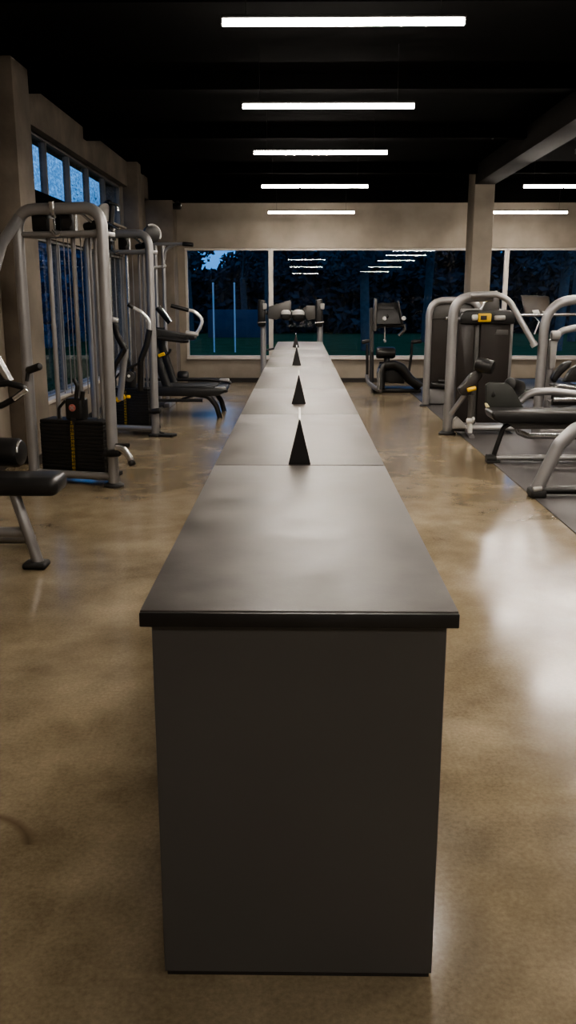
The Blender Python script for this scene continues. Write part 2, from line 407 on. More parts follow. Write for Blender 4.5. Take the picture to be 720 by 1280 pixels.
for c, l in rowB: light_at(c, l)
for y, z in ((8.29, 3.24), (5.99, 3.22), (3.7, 3.18), (1.2, 3.14), (-2.0, 3.08), (-7.0, 3.0), (-13.0, 2.96)): light_at((3.88, y, z), 'linear light of the right hand row, out of sight above the mat')

# ------------------------------------------------------------------ long counter
CW, CY0, CY1 = 0.323, 1.81, 13.90
t = Thing('long_counter_base', 'long charcoal counter base with a plain flat end panel, standing mid room', 'counter', (0, (CY0+CY1)/2, 0))
b = BM(); box(b, (-CW, CY0, 0.012), (CW, CY0+0.022, 0.912), 0.0015, 1); t.part('end_panel', b, BODY)
b = BM(); box(b, (-CW, CY1-0.022, 0.012), (CW, CY1, 0.912), 0.0015, 1); t.part('end_panel', b, BODY)
for s in (-1, 1):
    b = BM()
    ys = [CY0+0.022, 3.49, 5.10, 6.60, 8.67, 10.20, 11.72, CY1-0.022]
    for y0, y1 in zip(ys, ys[1:]):
        box(b, (s*CW-(0.02 if s > 0 else 0), y0+0.0015, 0.012), (s*CW+(0.02 if s < 0 else 0), y1-0.0015, 0.912), 0.001, 1)
    t.part('side_panel', b, BODY)
b = BM(); box(b, (-CW+0.006, CY0+0.004, 0.0), (CW-0.006, CY1-0.004, 0.012)); t.part('plinth', b, BASEB)
t = Thing('counter_worktop', 'long dark stone-look worktop running down the room on the charcoal counter', 'worktop', (0, 7.84, 0.912))
ys = [1.78, 3.49, 5.10, 6.60, 8.67, 10.20, 11.72, 13.93]
for y0, y1 in zip(ys, ys[1:]):
    b = BM(); box(b, (-0.343, y0+0.0065, 0.914), (0.343, y1-0.0065, 0.948), 0.003, 2); p = t.part('worktop_panel', b, TOP)
b = BM(); box(b, (-0.3435, 1.776, 0.9125), (0.3435, 1.784, 0.9455), 0.003, 2); t.part('edge_strip', b, EDGE)
b = BM(); box(b, (-0.338, 1.79, 0.912), (0.338, 13.92, 0.9141)); t.part('backing_board', b, EDGE)

def tent(x, y0, y1, label, w=0.045, h=0.18):
    t = Thing('sign_holder', label, 'sign holder', (x, (y0+y1)/2, 0.948), 0, 'triangular sign holders standing in a row on the worktop', local=True)
    d = (y1-y0)/2
    b = BM(); prism(b, [(-w, -d, 0.0), (w, -d, 0.0), (0.003, -d, h), (-0.003, -d, h)], (0, 0.012, 0), 0.0015, 1); t.part('triangular_stand', b, BLACK)
    b = BM(); prism(b, [(-w*0.5, -d+0.012, 0.0), (w*0.5, -d+0.012, 0.0), (0.0, -d+0.20, 0.0)], (0, 0, 0.012)); t.part('stand_foot', b, BLACK)
    b = BM(); box(b, (-0.0035, -d+0.012, 0.0), (0.0035, d, h-0.006), 0.001, 1); p = t.part('upright_panel', b, BLACK)
    b = BM(); box(b, (-0.0048, -d+0.004, h-0.008), (0.0048, d, h+0.002), 0.002, 2); t.part('top_edge', b, WHITEP, p, 'white top edge')
tent(0.000, 3.50, 3.90, 'black triangular sign holder on the worktop, nearest and largest of the row')
tent(-0.006, 5.60, 6.00, 'black triangular sign holder on the worktop, second from the camera')
tent(-0.032, 8.90, 9.30, 'black triangular sign holder on the worktop, third from the camera')
tent(-0.055, 12.2, 12.6, 'black triangular sign holder at the far end of the worktop')

# ------------------------------------------------------------------ cable towers on the left
def tower(name, label, loc, rot, first):
    t = Thing(name, label, 'exercise machine', loc, rot, 'silver cable towers by the left windows', local=True)
    hw = 0.39
    b = BM(); tube(b, [(-hw,0,0.02), (-hw,0,2.32), (hw,0,2.32), (hw,0,0.02)], 0.048, 0.048, rad=0.17, n=20, wide=(0,1,0)); fr = t.part('frame', b, SILVER)
    for s in (-1, 1):
        b = BM(); lathe(b, (s*hw,0,0), (s*hw,0,0.035), [(0,0.085),(0.5,0.088),(1,0.06)]); t.part('foot', b, RUBBER)
    b = BM(); tube(b, [(-hw,0,2.12), (hw,0,2.12)], 0.024); t.part('cross_tube', b, SILVER)
    b = BM(); tube(b, [(-hw,0,0.085), (hw,0,0.085)], 0.035); t.part('base_tube', b, SILVER)
    b = BM(); box(b, (-hw, 0.05, 2.10), (hw, 0.24, 2.14), 0.008); t.part('top_plate', b, SILVER)
    b = BM(); box(b, (-0.33, 0.02, 0.045), (0.33, 0.30, 0.085), 0.008); t.part('bottom_plate', b, STACK)
    for x in (-0.195, 0.035):
        b = BM(); tube(b, [(x,0.15,0.08), (x,0.15,2.12)], 0.021); t.part('guide_rod', b, SILVERB if not first else SILVER)
    for x, r in ((0.155,0.013), (0.205,0.017), (0.255,0.017)):
        b = BM(); tube(b, [(x,0.22,0.08), (x,0.22,2.12)], r); t.part('guide_rod', b, SILVER)
    for x, y in ((-0.145,0.19), (-0.06,0.16), (-0.025,0.17), (0.085,0.19)):
        b = BM(); tube(b, [(x,y,0.78), (x,y,2.14)], 0.005, n=8); t.part('cable', b, SILVER)
    n = 14; z0 = 0.09; dz = 0.0335
    for k in range(n):
        b = BM(); box(b, (-0.335, 0.045, z0+k*dz+0.0003), (0.285, 0.28, z0+(k+1)*dz-0.0003), 0.0035 if k < n-1 else 0.010); t.part('weight_plate', b, STACK)
    zt = z0+n*dz
    b = BM(); box(b, (-0.035, 0.034, z0+0.01), (0.012, 0.047, zt-0.005), 0.002); ls = t.part('number_strip', b, BLACK)
    nb = BM()
    for k in range(n):
        join(nb, text_bm(str((n-k)*5), 0.036, Matrix.Translation((-0.012, 0.0325, z0+(k+0.5)*dz)) @ FRONT))
    t.part('weight_numbers', nb, YELLOWD, ls, 'yellow weight numbers')
    b = BM(); box(b, (-0.085, 0.06, zt), (0.075, 0.2, zt+0.19), 0.02, 3); hd = t.part('selector_head', b, BLACK)
    b = BM(); disc(b, (-0.01,0.052,zt+0.11), (-0.01,0.062,zt+0.11), 0.032); em = t.part('round_emblem', b, RED, hd, 'faded red round emblem')
    b = BM()
    for a in (0.7, -0.7): box(b, (-0.022,0.0495,-0.004), (0.022,0.053,0.004), mat=Matrix.Translation((-0.01,0,zt+0.11)) @ Matrix.Rotation(a,4,'Y'))
    join(b, bmesh.new()); t.part('selector_bracket', (lambda q: box(q, (-0.03,0.05,zt-0.02), (0.02,0.09,zt+0.02), 0.006))(BM()), BLACK, hd)
    t.part('emblem_mark', b, GREYP, hd)
    # cable clip hanging above the selector head
    b = BM(); tube(b, [(0.02,0.08,zt+0.19), (0.04,0.08,zt+0.30), (0.01,0.08,zt+0.36)], 0.018, rad=0.02, n=10); tube(b, [(0.06,0.09,zt+0.12), (0.085,0.09,zt+0.25)], 0.02, n=10)
    t.part('cable_clip', b, BLACK)
    b = BM(); tube(b, [(-0.16,0.08,zt+0.01), (-0.15,0.07,zt+0.10), (-0.085,0.08,zt+0.17)], 0.012, rad=0.05, n=10); t.part('selector_cord', b, BLACK)
    # pulleys below the top bar
    for x, w in ((-0.20,0.085), (0.04,0.06)):
        b = BM(); box(b, (x-w, 0.03, 2.135), (x+w, 0.16, 2.30), 0.03, 3); hs = t.part('pulley_housing', b, BLACK)
        b = BM(); disc(b, (x+0.02,0.018,2.22), (x+0.02,0.032,2.22), 0.05); t.part('pulley_wheel', b, BLACK, hs)
    b = BM(); tube(b, [(-0.03,-0.055,2.37), (-0.03,-0.052,2.30), (-0.045,0.0,2.255)], 0.024, 0.012, rad=0.03, n=12, wide=(1,0,0)); t.part('bar_clamp', b, SILVERB)
    b = BM(); box(b, (-0.075,-0.03,2.13), (-0.035,0.0,2.24), 0.006); tube(b, [(-0.055,-0.02,2.15), (-0.02,-0.03,2.10), (0.02,-0.02,2.12)], 0.012, rad=0.03, n=10); t.part('cable_hook', b, SILVERB)
    b = BM(); tube(b, [(0.13,0.04,2.13), (0.13,0.04,2.29), (0.19,0.04,2.28), (0.30,0.04,2.19)], 0.012, rad=0.02, n=10); t.part('pulley_bracket', b, SILVERB)
    b = BM(); roll(b, (0.20,0.06,2.17), (0.33,0.06,2.20), 0.035); t.part('cable_guide', b, BLACK)
    # low pulley on the aisle side
    b = BM(); disc(b, (hw-0.05,-0.07,0.30), (hw+0.02,-0.05,0.30), 0.028); roll(b, (hw-0.01,-0.06,0.30), (hw+0.10,-0.06,0.315), 0.034); t.part('adjustment_knob', b, BLACK)
    if first:
        b = BM(); tube(b, [(hw+0.06,-0.06,0.345), (hw+0.13,-0.06,0.345), (hw+0.185,-0.06,0.28), (hw+0.205,-0.06,0.235)], 0.034, 0.022, rad=0.07, n=14, wide=(0,0,1)); lo = t.part('low_pulley_arm', b, SILVERB)
        b = BM(); roll(b, (hw+0.195,-0.06,0.255), (hw+0.215,-0.06,0.205), 0.032); t.part('arm_tip', b, BLACK, lo)
        b = BM(); roll(b, (hw+0.04,-0.02,0.365), (hw+0.17,-0.02,0.375), 0.02); t.part('pull_handle', b, BLACK)
        b = BM(); roll(b, (-hw+0.02,-0.03,0.99), (-hw+0.17,-0.07,1.035), 0.032); tube(b, [(-hw+0.03,-0.04,0.99), (-hw+0.015,-0.05,0.90)], 0.016, n=10); t.part('stirrup_handle', b, BLACK)
    else:
        b = BM(); box(b, (hw+0.05,-0.06,0.0), (hw+0.24,0.09,0.03), 0.006); tube(b, [(hw,0.02,0.06), (hw+0.1,0.02,0.02)], 0.02, n=10); t.part('foot_plate', b, RUBBER)
    return t

TR = math.radians(-15)
m1 = tower('cable_tower', 'silver cable tower with black weight stack nearest the camera, beside the left column', (-1.997, 7.62, 0), TR, True)
m1.local = False
# slanting rear brace of the first tower, authored in its own space
def to_local(root, p):
    M = Matrix.Translation(root.o.location) @ Matrix.Rotation(root.o.rotation_euler.z, 4, 'Z')
    return M.inverted() @ V(p)
m1.local = True
b = BM(); tube(b, [to_local(m1, p) for p in ((-2.36,7.72,2.255), (-2.42,7.42,2.035), (-2.47,5.95,0.55), (-2.48,5.90,0.02))], 0.046, rad=0.12, n=18); m1.part('brace_tube', b, SILVER)
b = BM(); q = to_local(m1, (-2.48,5.90,0)); lathe(b, q, q+V((0,0,0.03)), [(0,0.08),(0.5,0.083),(1,0.06)]); m1.part('foot', b, RUBBER)

m2 = tower('cable_tower', 'silver cable tower with a round grey pulley on top, second behind the first tower', (-2.097, 10.53, 0), TR, False)
b = BM(); disc(b, (-0.17,0.02,2.56), (-0.12,-0.02,2.56), 0.095); pw = m2.part('top_pulley', b, GREYP)
b = BM(); tube(b, [(-0.10,0.03,2.36), (-0.06,0.03,2.62), (-0.10,0.03,2.68), (-0.17,0.05,2.64)], 0.035, 0.03, rad=0.06, n=12); m2.part('pulley_arm', b, BLACK)
b = BM(); tube(b, [(-0.07,-0.01,2.66), (0.02,-0.01,2.63), (0.03,-0.01,2.57)], 0.022, 0.014, rad=0.03, n=10); m2.part('arm_hook', b, SILVERB)
b = BM(); tube(b, [(-0.16,-0.02,2.47), (0.03,-0.02,2.37)], 0.016, n=10); m2.part('pulley_strut', b, SILVERB)
b = BM(); disc(b, (0.27,0.32,2.33), (0.31,0.28,2.33), 0.10); dd = m2.part('corner_pulley', b, BLACK)
b = BM(); tube(b, [(0.305+0.104*0.72*math.cos(a), 0.285+0.104*0.69*math.cos(a), 2.33+0.104*math.sin(a)) for a in [-0.5+0.28*j for j in range(10)]], 0.012, n=8); m2.part('pulley_rim', b, WHITEP, dd, 'white pulley rim')
# swing lever in front of the second tower
b = BM(); tube(b, [to_local(m2, p) for p in ((-1.994, 10.200, 1.040), (-2.031, 10.200, 0.822), (-2.084, 10.200, 0.455))], 0.042, 0.022, n=14, wide=(1,0,0), rad=0.3); lv = m2.part('swing_lever', b, SILVER)
b = BM(); tube(b, [to_local(m2, p) for p in ((-2.098, 10.150, 1.327), (-2.069, 10.150, 1.185), (-1.985, 10.150, 1.024))], 0.040, 0.03, n=14, wide=(1,0,0), rad=0.2); tube(b, [to_local(m2, p) for p in ((-1.993, 10.150, 1.042), (-2.121, 10.150, 0.844), (-2.144, 10.150, 0.735))], 0.035, 0.03, n=14, rad=0.2); m2.part('lever_pad', b, VINYL, lv, 'black lever pad')
b = BM(); roll(b, to_local(m2, (-2.133, 10.150, 1.372)), to_local(m2, (-2.052, 10.150, 1.354)), 0.028); m2.part('lever_cap', b, WHITEP, lv, 'white lever cap')
b = BM(); roll(b, to_local(m2, (-2.135, 10.220, 0.452)), to_local(m2, (-2.030, 10.220, 0.499)), 0.034); roll(b, to_local(m2, (-2.012, 10.220, 0.490)), to_local(m2, (-1.966, 10.220, 0.490)), 0.02); m2.part('selector_knob', b, YELLOW, None, 'yellow selector knob')
b = BM(); disc(b, to_local(m2, (-1.992, 10.360, 0.708)), to_local(m2, (-1.977, 10.280, 0.715)), 0.065); pl_ = m2.part('cable_pulley', b, BLACK)
b = BM(); disc(b, to_local(m2, (-1.985, 10.275, 0.725)), to_local(m2, (-1.982, 10.260, 0.726)), 0.016); m2.part('pulley_hub', b, WHITEP, pl_)

# ------------------------------------------------------------------ pull-up station behind them
t = Thing('pull_up_station', 'grey pull-up station with a bar reaching toward the aisle, behind the second tower', 'exercise machine', (-2.07, 13.45, 0))
for x in (-2.13, -2.015):
    b = BM(); tube(b, [(x,13.45,0.0), (x,13.45,2.36)], 0.028); t.part('upright', b, SILVER)
b = BM(); tube(b, [(-2.24,13.45,2.375), (-1.62,13.40,2.375)], 0.024); pb = t.part('pull_up_bar', b, SILVER)
b = BM(); roll(b, (-1.72,13.405,2.375), (-1.56,13.395,2.36), 0.032); t.part('bar_grip', b, BLACK, pb)
b = BM(); tube(b, [(-2.0,13.45,2.15), (-1.98,13.44,2.30), (-1.82,13.43,2.37)], 0.022, rad=0.12); t.part('gusset', b, SILVER)
b = BM(); tube(b, [(-2.18,13.38,2.04), (-1.98,13.38,2.06)], 0.018); roll(b, (-2.02,13.36,2.04), (-1.97,13.36,2.08), 0.026); t.part('pin_bracket', b, WHITEP)
b = BM(); box(b, (-2.45,13.40,0), (-1.95,13.50,0.07), 0.01); box(b, (-2.45,13.1,0), (-2.37,13.9,0.07), 0.01); box(b, (-2.03,13.15,0), (-1.95,13.85,0.07), 0.01); t.part('base_frame', b, SILVER)

# chrome pull handle in front of the second tower's rods
def loc2(*ps): return [to_local(m2, p) for p in ps]
b = BM(); tube(b, loc2((-1.927, 10.200, 1.521), (-1.794, 10.200, 1.450), (-1.707, 10.200, 1.353), (-1.711, 10.200, 1.237)), 0.021, rad=0.12); h = m2.part('pull_handle', b, CHROME, None, 'curved chrome pull handle')
b = BM(); tube(b, loc2((-1.710, 10.200, 1.255), (-1.754, 10.200, 1.076), (-1.825, 10.200, 0.904)), 0.034, rad=0.1); m2.part('handle_grip', b, BLACK, h)
b = BM(); roll(b, *loc2((-1.945, 10.200, 1.538), (-1.883, 10.200, 1.494)), 0.025); m2.part('handle_tip', b, BLACK, h)
b = BM(); tube(b, loc2((-1.985, 10.200, 0.813), (-1.807, 10.200, 0.895)), 0.015); m2.part('link_rod', b, BLACK)
b = BM(); tube(b, loc2((-1.825, 10.200, 0.904), (-1.857, 10.280, 0.558)), 0.034); m2.part('handle_post', b, BLACK)

# ------------------------------------------------------------------ treadmill on the left
t = Thing('treadmill', 'black treadmill with curved chrome handlebar and arched feet, behind the second tower on the left', 'treadmill', (-1.65, 12.45, 0))
b = BM(); prism(b, [(-2.35,12.05,0.30), (-1.12,12.05,0.30), (-1.0,12.05,0.365), (-1.02,12.05,0.40), (-1.2,12.05,0.415), (-2.35,12.05,0.415)], (0,0.80,0), 0.012); dk = t.part('deck', b, BLACK)
b = BM(); box(b, (-2.3,12.16,0.412), (-1.15,12.74,0.422), 0.003); t.part('running_belt', b, RUBBER, dk)
for y, h in ((12.06,0.41), (12.76,0.46)):
    b = BM(); tube(b, [(-2.3,y+0.04,h), (-1.3,y+0.04,h), (-1.02,y+0.04,h-0.03), (-1.0,y+0.04,h-0.06)], 0.045, 0.022, rad=0.1, n=12, wide=(0,1,0)); t.part('side_rail', b, BLACK, dk)
    b = BM(); box(b, (-1.16,y,h-0.035), (-1.02,y+0.085,h+0.014), 0.012); t.part('rail_end', b, GREYP, dk, 'grey rail end')
for y in (12.08, 12.80):
    b = BM(); tube(b, [(-1.42,y,0.32), (-1.25,y,0.30), (-1.14,y,0.16), (-1.10,y,0.0)], 0.035, 0.025, rad=0.16, n=12, wide=(1,0,0)); t.part('arched_foot', b, BLACK)
    b = BM(); tube(b, [(-2.3,y,0.24), (-1.33,y,0.24)], 0.03, 0.022, n=10); tube(b, [(-1.65,y,0.24), (-1.42,y,0.32)], 0.016, n=8); t.part('lower_strut', b, BLACK)
    b = BM(); tube(b, [(-2.28,y,0.34), (-2.28,y,0.0)], 0.03, n=10); t.part('front_foot', b, BLACK)
for y in (12.12, 12.74):
    b = BM(); tube(b, [(-1.80,y,0.36), (-1.86,y,0.55), (-1.98,y,0.95), (-1.98,y,1.20)], 0.06, 0.03, rad=0.2, n=14, wide=(1,0,0)); t.part('upright', b, BLACK)
b = BM(); prism(b, [(-2.06,12.15,1.12), (-1.95,12.15,1.08), (-1.43,12.15,1.05), (-1.43,12.15,1.10), (-1.88,12.15,1.18), (-2.04,12.15,1.21)], (0,0.28,0), 0.018); cs = t.part('console', b, RUBBER)
b = BM(); tube(b, [(-2.0,12.06,1.09), (-1.55,12.06,1.04)], 0.028); roll(b, (-1.58,12.06,1.045), (-1.50,12.06,1.05), 0.032); t.part('lower_handrail', b, BLACK)
b = BM(); tube(b, [(-1.397, 12.050, 1.140), (-1.353, 12.050, 1.193), (-1.296, 12.050, 1.329), (-1.422, 12.050, 1.434), (-1.529, 12.050, 1.455)], 0.024, rad=0.10); hb = t.part('handlebar', b, CHROME)
b = BM(); tube(b, [(-1.486, 12.050, 1.444), (-1.720, 12.050, 1.507)], 0.027); t.part('handlebar_grip', b, BLACK, hb)
b = BM(); roll(b, (-1.537, 12.050, 1.150), (-1.365, 12.050, 1.129), 0.03); t.part('handlebar_joint', b, GREYP, hb)
b = BM(); tube(b, [(-2.015, 12.760, 1.479), (-1.840, 12.760, 1.269)], 0.045, 0.03, wide=(1,0,0)); t.part('side_grip', b, BLACK)
b = BM(); tube(b, [(-1.938, 12.700, 1.458), (-1.819, 12.700, 1.281)], 0.014); t.part('side_grip_trim', b, CHROME)
b = BM(); roll(b, (-1.906, 12.000, 0.845), (-1.819, 12.000, 0.877), 0.024); t.part('safety_key', b, YELLOW, None, 'yellow safety key')
b = BM(); tube(b, [(-1.839, 12.050, 0.821), (-1.761, 12.050, 0.896), (-1.748, 12.050, 0.938)], 0.018, rad=0.03); t.part('bottle_hook', b, BLACK)
b = BM(); roll(b, (-1.78,12.9,0.5), (-1.62,12.9,0.5), 0.075); t.part('lift_motor', b, BLACK)

# ------------------------------------------------------------------ leg curl machine at the left edge
t = Thing('leg_curl_machine', 'black padded leg curl machine cut by the left edge, with a slanted silver leg', 'exercise machine', (-1.9, 5.25, 0))
b = BM(); box(b, (-2.36,5.08,0.45), (-1.44,5.36,0.565), 0.045, 4); t.part('seat_pad', b, VINYL)
b = BM(); tube(b, [(-1.735,5.20,0.46), (-1.595,5.14,0.03)], 0.034, n=18); t.part('leg', b, SILVER)
b = BM(); box(b, (-1.68,5.07,0.0), (-1.535,5.20,0.04), 0.018, 3); t.part('foot', b, RUBBER)
b = BM(); tube(b, [(-2.30,5.20,0.205), (-1.67,5.20,0.205)], 0.032); t.part('stretcher', b, SILVER)
b = BM(); tube(b, [(-2.30,5.20,0.46), (-2.30,5.20,0.03)], 0.034); t.part('leg', b, SILVER)
b = BM(); box(b, (-2.38,5.12,0.0), (-2.22,5.28,0.04), 0.018, 3); t.part('foot', b, RUBBER)
b = BM(); roll(b, (-2.2,5.50,0.66), (-1.735,5.42,0.66), 0.092); rp = t.part('roller_pad', b, VINYL)
b = BM(); tube(b, [(-1.745, 5.415-0.075*math.cos(a), 0.66+0.075*math.sin(a)) for a in [0.2+0.2*j for j in range(9)]], 0.008, n=8); t.part('roller_glint', b, SILVERB, rp)  # highlight on the roller's round end, modelled as a bright arc
b = BM(); tube(b, [(-2.25,5.42,0.5), (-2.0,5.42,0.56), (-1.95,5.44,0.66)], 0.03, rad=0.06); t.part('roller_arm', b, BLACK)
b = BM(); tube(b, [(-2.02,5.60,0.45), (-1.98,5.60,1.12)], 0.034); t.part('post', b, SILVER)
b = BM(); tube(b, [(-2.02,5.60,0.03), (-2.02,5.60,0.46)], 0.034); tube(b, [(-2.3,5.60,0.05), (-1.75,5.60,0.05)], 0.03); tube(b, [(-2.02,5.62,0.205), (-2.02,5.20,0.205)], 0.03); t.part('rear_frame', b, SILVER)
b = BM(); tube(b, [(-1.971, 5.500, 1.071), (-1.820, 5.500, 1.086), (-1.701, 5.500, 1.056), (-1.776, 5.500, 0.996), (-1.870, 5.500, 0.946), (-1.983, 5.500, 0.931)], 0.020, rad=0.03, n=14); hb = t.part('handlebar', b, BLACK)
b = BM(); tube(b, [(-1.702, 5.485, 1.048), (-1.785, 5.480, 0.989)], 0.015); t.part('handlebar_tip', b, SILVERB, hb)
b = BM(); tube(b, [(-1.921, 5.550, 1.285), (-1.825, 5.550, 1.091)], 0.020, 0.03); t.part('lever', b, SILVERB)
b = BM(); tube(b, [(-1.957, 5.560, 1.125), (-1.849, 5.560, 1.085)], 0.034); t.part('lever_pad', b, BLACK)

# ------------------------------------------------------------------ chin and dip station beyond the counter
t = Thing('abdominal_station', 'grey upright station with black padded rollers just beyond the far end of the counter', 'exercise machine', (-0.14, 15.4, 0))
for x in (-0.63, 0.345):
    b = BM(); tube(b, [(x,15.4,0.0), (x,15.4,1.42)], 0.055, 0.05, n=16); up = t.part('upright', b, SILVER)
    b = BM(); box(b, (x-0.085,15.26,1.13), (x+0.045,15.50,1.58), 0.03, 3); cl = t.part('arm_pad', b, VINYL)
    b = BM(); box(b, (x-0.0,15.235,1.42), (x+0.07,15.27,1.52), 0.012); t.part('pad_badge', b, GREYP, cl)
    b = BM(); tube(b, [(x-0.09,15.25,1.20), (x+0.06,15.25,1.21)], 0.014, n=10); t.part('pad_pin', b, SILVERB, cl)
    b = BM(); box(b, (x-0.06,15.1,0.0), (x+0.06,16.1,0.06), 0.01); t.part('base_rail', b, SILVER)
b = BM(); tube(b, [(-0.63,15.9,0.06), (0.345,15.9,0.06)], 0.04); t.part('base_tube', b, SILVER)
b = BM(); tube(b, [(-0.63,15.42,0.72), (-0.34,15.42,0.78)], 0.018); t.part('side_peg', b, BLACK)
b = BM(); tube(b, [(-0.63,15.45,1.36), (0.345,15.45,1.36)], 0.035); t.part('cross_bar', b, BLACK)
b = BM(); prism(b, [(-0.556, 15.300, 1.270), (-0.528, 15.300, 1.468), (-0.203, 15.300, 1.561), (-0.149, 15.300, 1.574), (-0.148, 15.300, 1.336), (-0.407, 15.300, 1.243)], (0,0.05,0), 0.012); t.part('paddle', b, SHROUDG)
b = BM(); prism(b, [(0.041, 15.300, 1.429), (0.122, 15.300, 1.482), (0.285, 15.300, 1.482), (0.300, 15.300, 1.257), (0.123, 15.300, 1.243)], (0,0.05,0), 0.012); t.part('paddle', b, SHROUDG)
for p0, p1, r in (((-0.329, 15.150, 1.326), (-0.147, 15.150, 1.326), 0.085), ((-0.140, 15.150, 1.319), (0.088, 15.150, 1.319), 0.095)):
    lobe = lambda q: max(0.25, (1-abs(2*q-1)**3.2)**0.5)
    b = BM(); lathe(b, p0, p1, [(k/14, r*lobe(k/14)) for k in range(15)], 26); t.part('foam_roller', b, RUBBER)
    c0, c1 = V(p0), V(p1)
    b = BM()
    prof = [(c0+(c1-c0)*f_ + V((0, -r*0.93*math.cos(a), r*1.0*math.sin(a)))) for f_ in (0.5,) for a in (0.0,)]
    n1, n2 = 14, 9; grid = []
    for i in range(n1+1):
        f_ = 0.05+0.90*i/n1; rr = r*1.035*lobe(f_)
        grid.append([b.verts.new(c0+(c1-c0)*f_ + V((0, -rr*math.cos(a), rr*math.sin(a)))) for a in [0.22+0.27*j for j in range(n2)]])
    for i in range(n1):
        for j in range(n2-1): b.faces.new((grid[i][j], grid[i+1][j], grid[i+1][j+1], grid[i][j+1]))
    t.part('roller_highlight', b, GREYP)  # highlight on the roller's upper half, modelled as a grey shell

# ------------------------------------------------------------------ exercise bike by the back window
t = Thing('exercise_bike', 'dark upright exercise bike with tall console, standing against the back window', 'exercise bike', (1.6, 15.6, 0))
Y = 15.6
b = BM(); tube(b, [(1.170, 15.600, 0.303), (1.197, 15.550, 0.168), (1.318, 15.300, 0.082), (1.392, 15.200, 0.071)], 0.055, 0.03, rad=0.1, n=14); t.part('stabilizer', b, SILVER)
b = BM(); tube(b, [(1.397, 15.250, 0.073), (1.394, 15.300, 0.356), (1.424, 15.350, 0.461), (1.621, 15.400, 0.485), (1.761, 15.400, 0.430), (1.905, 15.400, 0.238), (2.090, 15.400, 0.101)], 0.10, 0.07, rad=0.15, n=16, wide=(0,1,0)); t.part('frame_arch', b, BLACK)
b = BM(); tube(b, [(1.365, 15.200, 0.078), (1.346, 15.220, 0.362), (1.372, 15.220, 0.430)], 0.035, rad=0.06); t.part('front_post', b, SILVERB)
b = BM(); box(b, (1.28,15.42,0.0), (2.12,15.95,0.075), 0.02); t.part('base_plate', b, BLACK)
b = BM(); prism(b, [(1.440, 15.450, 0.178), (1.434, 15.450, 0.399), (1.516, 15.450, 0.468), (1.739, 15.450, 0.427), (1.812, 15.450, 0.289), (1.830, 15.450, 0.151)], (0,0.25,0), 0.03); t.part('crank_cover', b, BLACK)
b = BM(); roll(b, (1.325, 15.550, 0.680), (1.659, 15.550, 0.681), 0.11); bmesh.ops.scale(b, vec=(1,1.3,0.92), verts=b.verts[:], space=Matrix.Translation(-V((1.492, 15.550, 0.680)))); t.part('seat', b, VINYL)
b = BM(); tube(b, [(1.521, 15.550, 0.612), (1.521, 15.500, 0.450)], 0.07, 0.05); tube(b, [(1.381, 15.500, 0.478), (1.659, 15.500, 0.478)], 0.05); t.part('seat_post', b, BLACK)
b = BM(); tube(b, [(1.272, 15.700, 0.155), (1.243, 15.700, 1.438)], 0.06, 0.04); mp = t.part('console_mast', b, SHROUDG)
b = BM(); tube(b, [(1.814, 15.700, 1.166), (1.830, 15.700, 1.071), (1.722, 15.700, 0.961)], 0.04, 0.03, rad=0.05); t.part('mast_bracket', b, SHROUDG)
b = BM(); tube(b, [(1.245, 15.700, 1.071), (1.412, 15.720, 1.138), (1.814, 15.700, 1.139)], 0.035, rad=0.08); t.part('cross_bar', b, BLACK)
b = BM(); tube(b, [(1.480, 15.700, 1.125), (1.486, 15.700, 0.906)], 0.014); roll(b, (1.472, 15.700, 0.906), (1.502, 15.700, 0.851), 0.025); t.part('hanging_cable', b, GREYP)
b = BM(); prism(b, [(1.254, 15.500, 1.172), (1.268, 15.600, 1.520), (1.681, 15.600, 1.533), (1.735, 15.500, 1.172)], (0,0.06,0), 0.01); cs = t.part('console', b, BLACK)
b = BM(); prism(b, [(1.333, 15.530, 1.420), (1.334, 15.550, 1.486), (1.594, 15.550, 1.486), (1.608, 15.530, 1.420)], (0,0.03,0), 0.003); t.part('display_slot', b, STACK, cs)
for px, w in ((472,3.2), (495.5,2.6)):
    b = BM(); c = V((1.496, 15.470, 1.267)); c.x = 1.455 + (px-472)*0.0139
    lathe(b, c, c+V((0,0.03,0)), [(0,0.03),(0.5,0.04),(1,0.04)]); t.part('speaker_dial', b, WHITEP, cs, 'white console dial')
b = BM(); roll(b, (1.484, 15.500, 1.320), (1.504, 15.480, 1.280), 0.03); t.part('control_knob', b, BLACK, cs)
b = BM(); box(b, (1.27,15.46,1.05), (1.32,15.62,1.60), 0.015); b2 = t.part('console_side', b, SHROUDG, cs)
b = BM(); prism(b, [(1.669, 15.500, 1.547), (1.696, 15.500, 1.560), (1.790, 15.500, 1.185), (1.750, 15.500, 1.159)], (0,0.14,0), 0.01); t.part('console_side', b, BLACK, cs)
for pts, g0, g1 in (([(1.158, 15.400, 0.838), (1.169, 15.400, 0.320)], (1.061, 15.400, 0.865), (1.198, 15.400, 0.892)), ([(1.926, 15.400, 0.866), (1.919, 15.400, 0.635), (1.887, 15.400, 0.348)], (1.912, 15.400, 0.872), (2.089, 15.400, 0.886))):
    b = BM(); tube(b, pts, 0.024, rad=0.1); hp = t.part('side_handle', b, BLACK)
    b = BM(); roll(b, g0, g1, 0.034); t.part('handle_grip', b, RUBBER, hp)

# ------------------------------------------------------------------ selectorized machines on the right
def rounded_top(xl, xr, z0, z1, y, r, seg=8):
    pts = [(xl, y, z0), (xr, y, z0)]
    for k in range(seg+1): a = PI/2*k/seg; pts.append((xr-r+r*math.cos(a), y, z1-r+r*math.sin(a)))
    for k in range(seg+1): a = PI/2+PI/2*k/seg; pts.append((xl+r+r*math.cos(a), y, z1-r+r*math.sin(a)))
    return pts
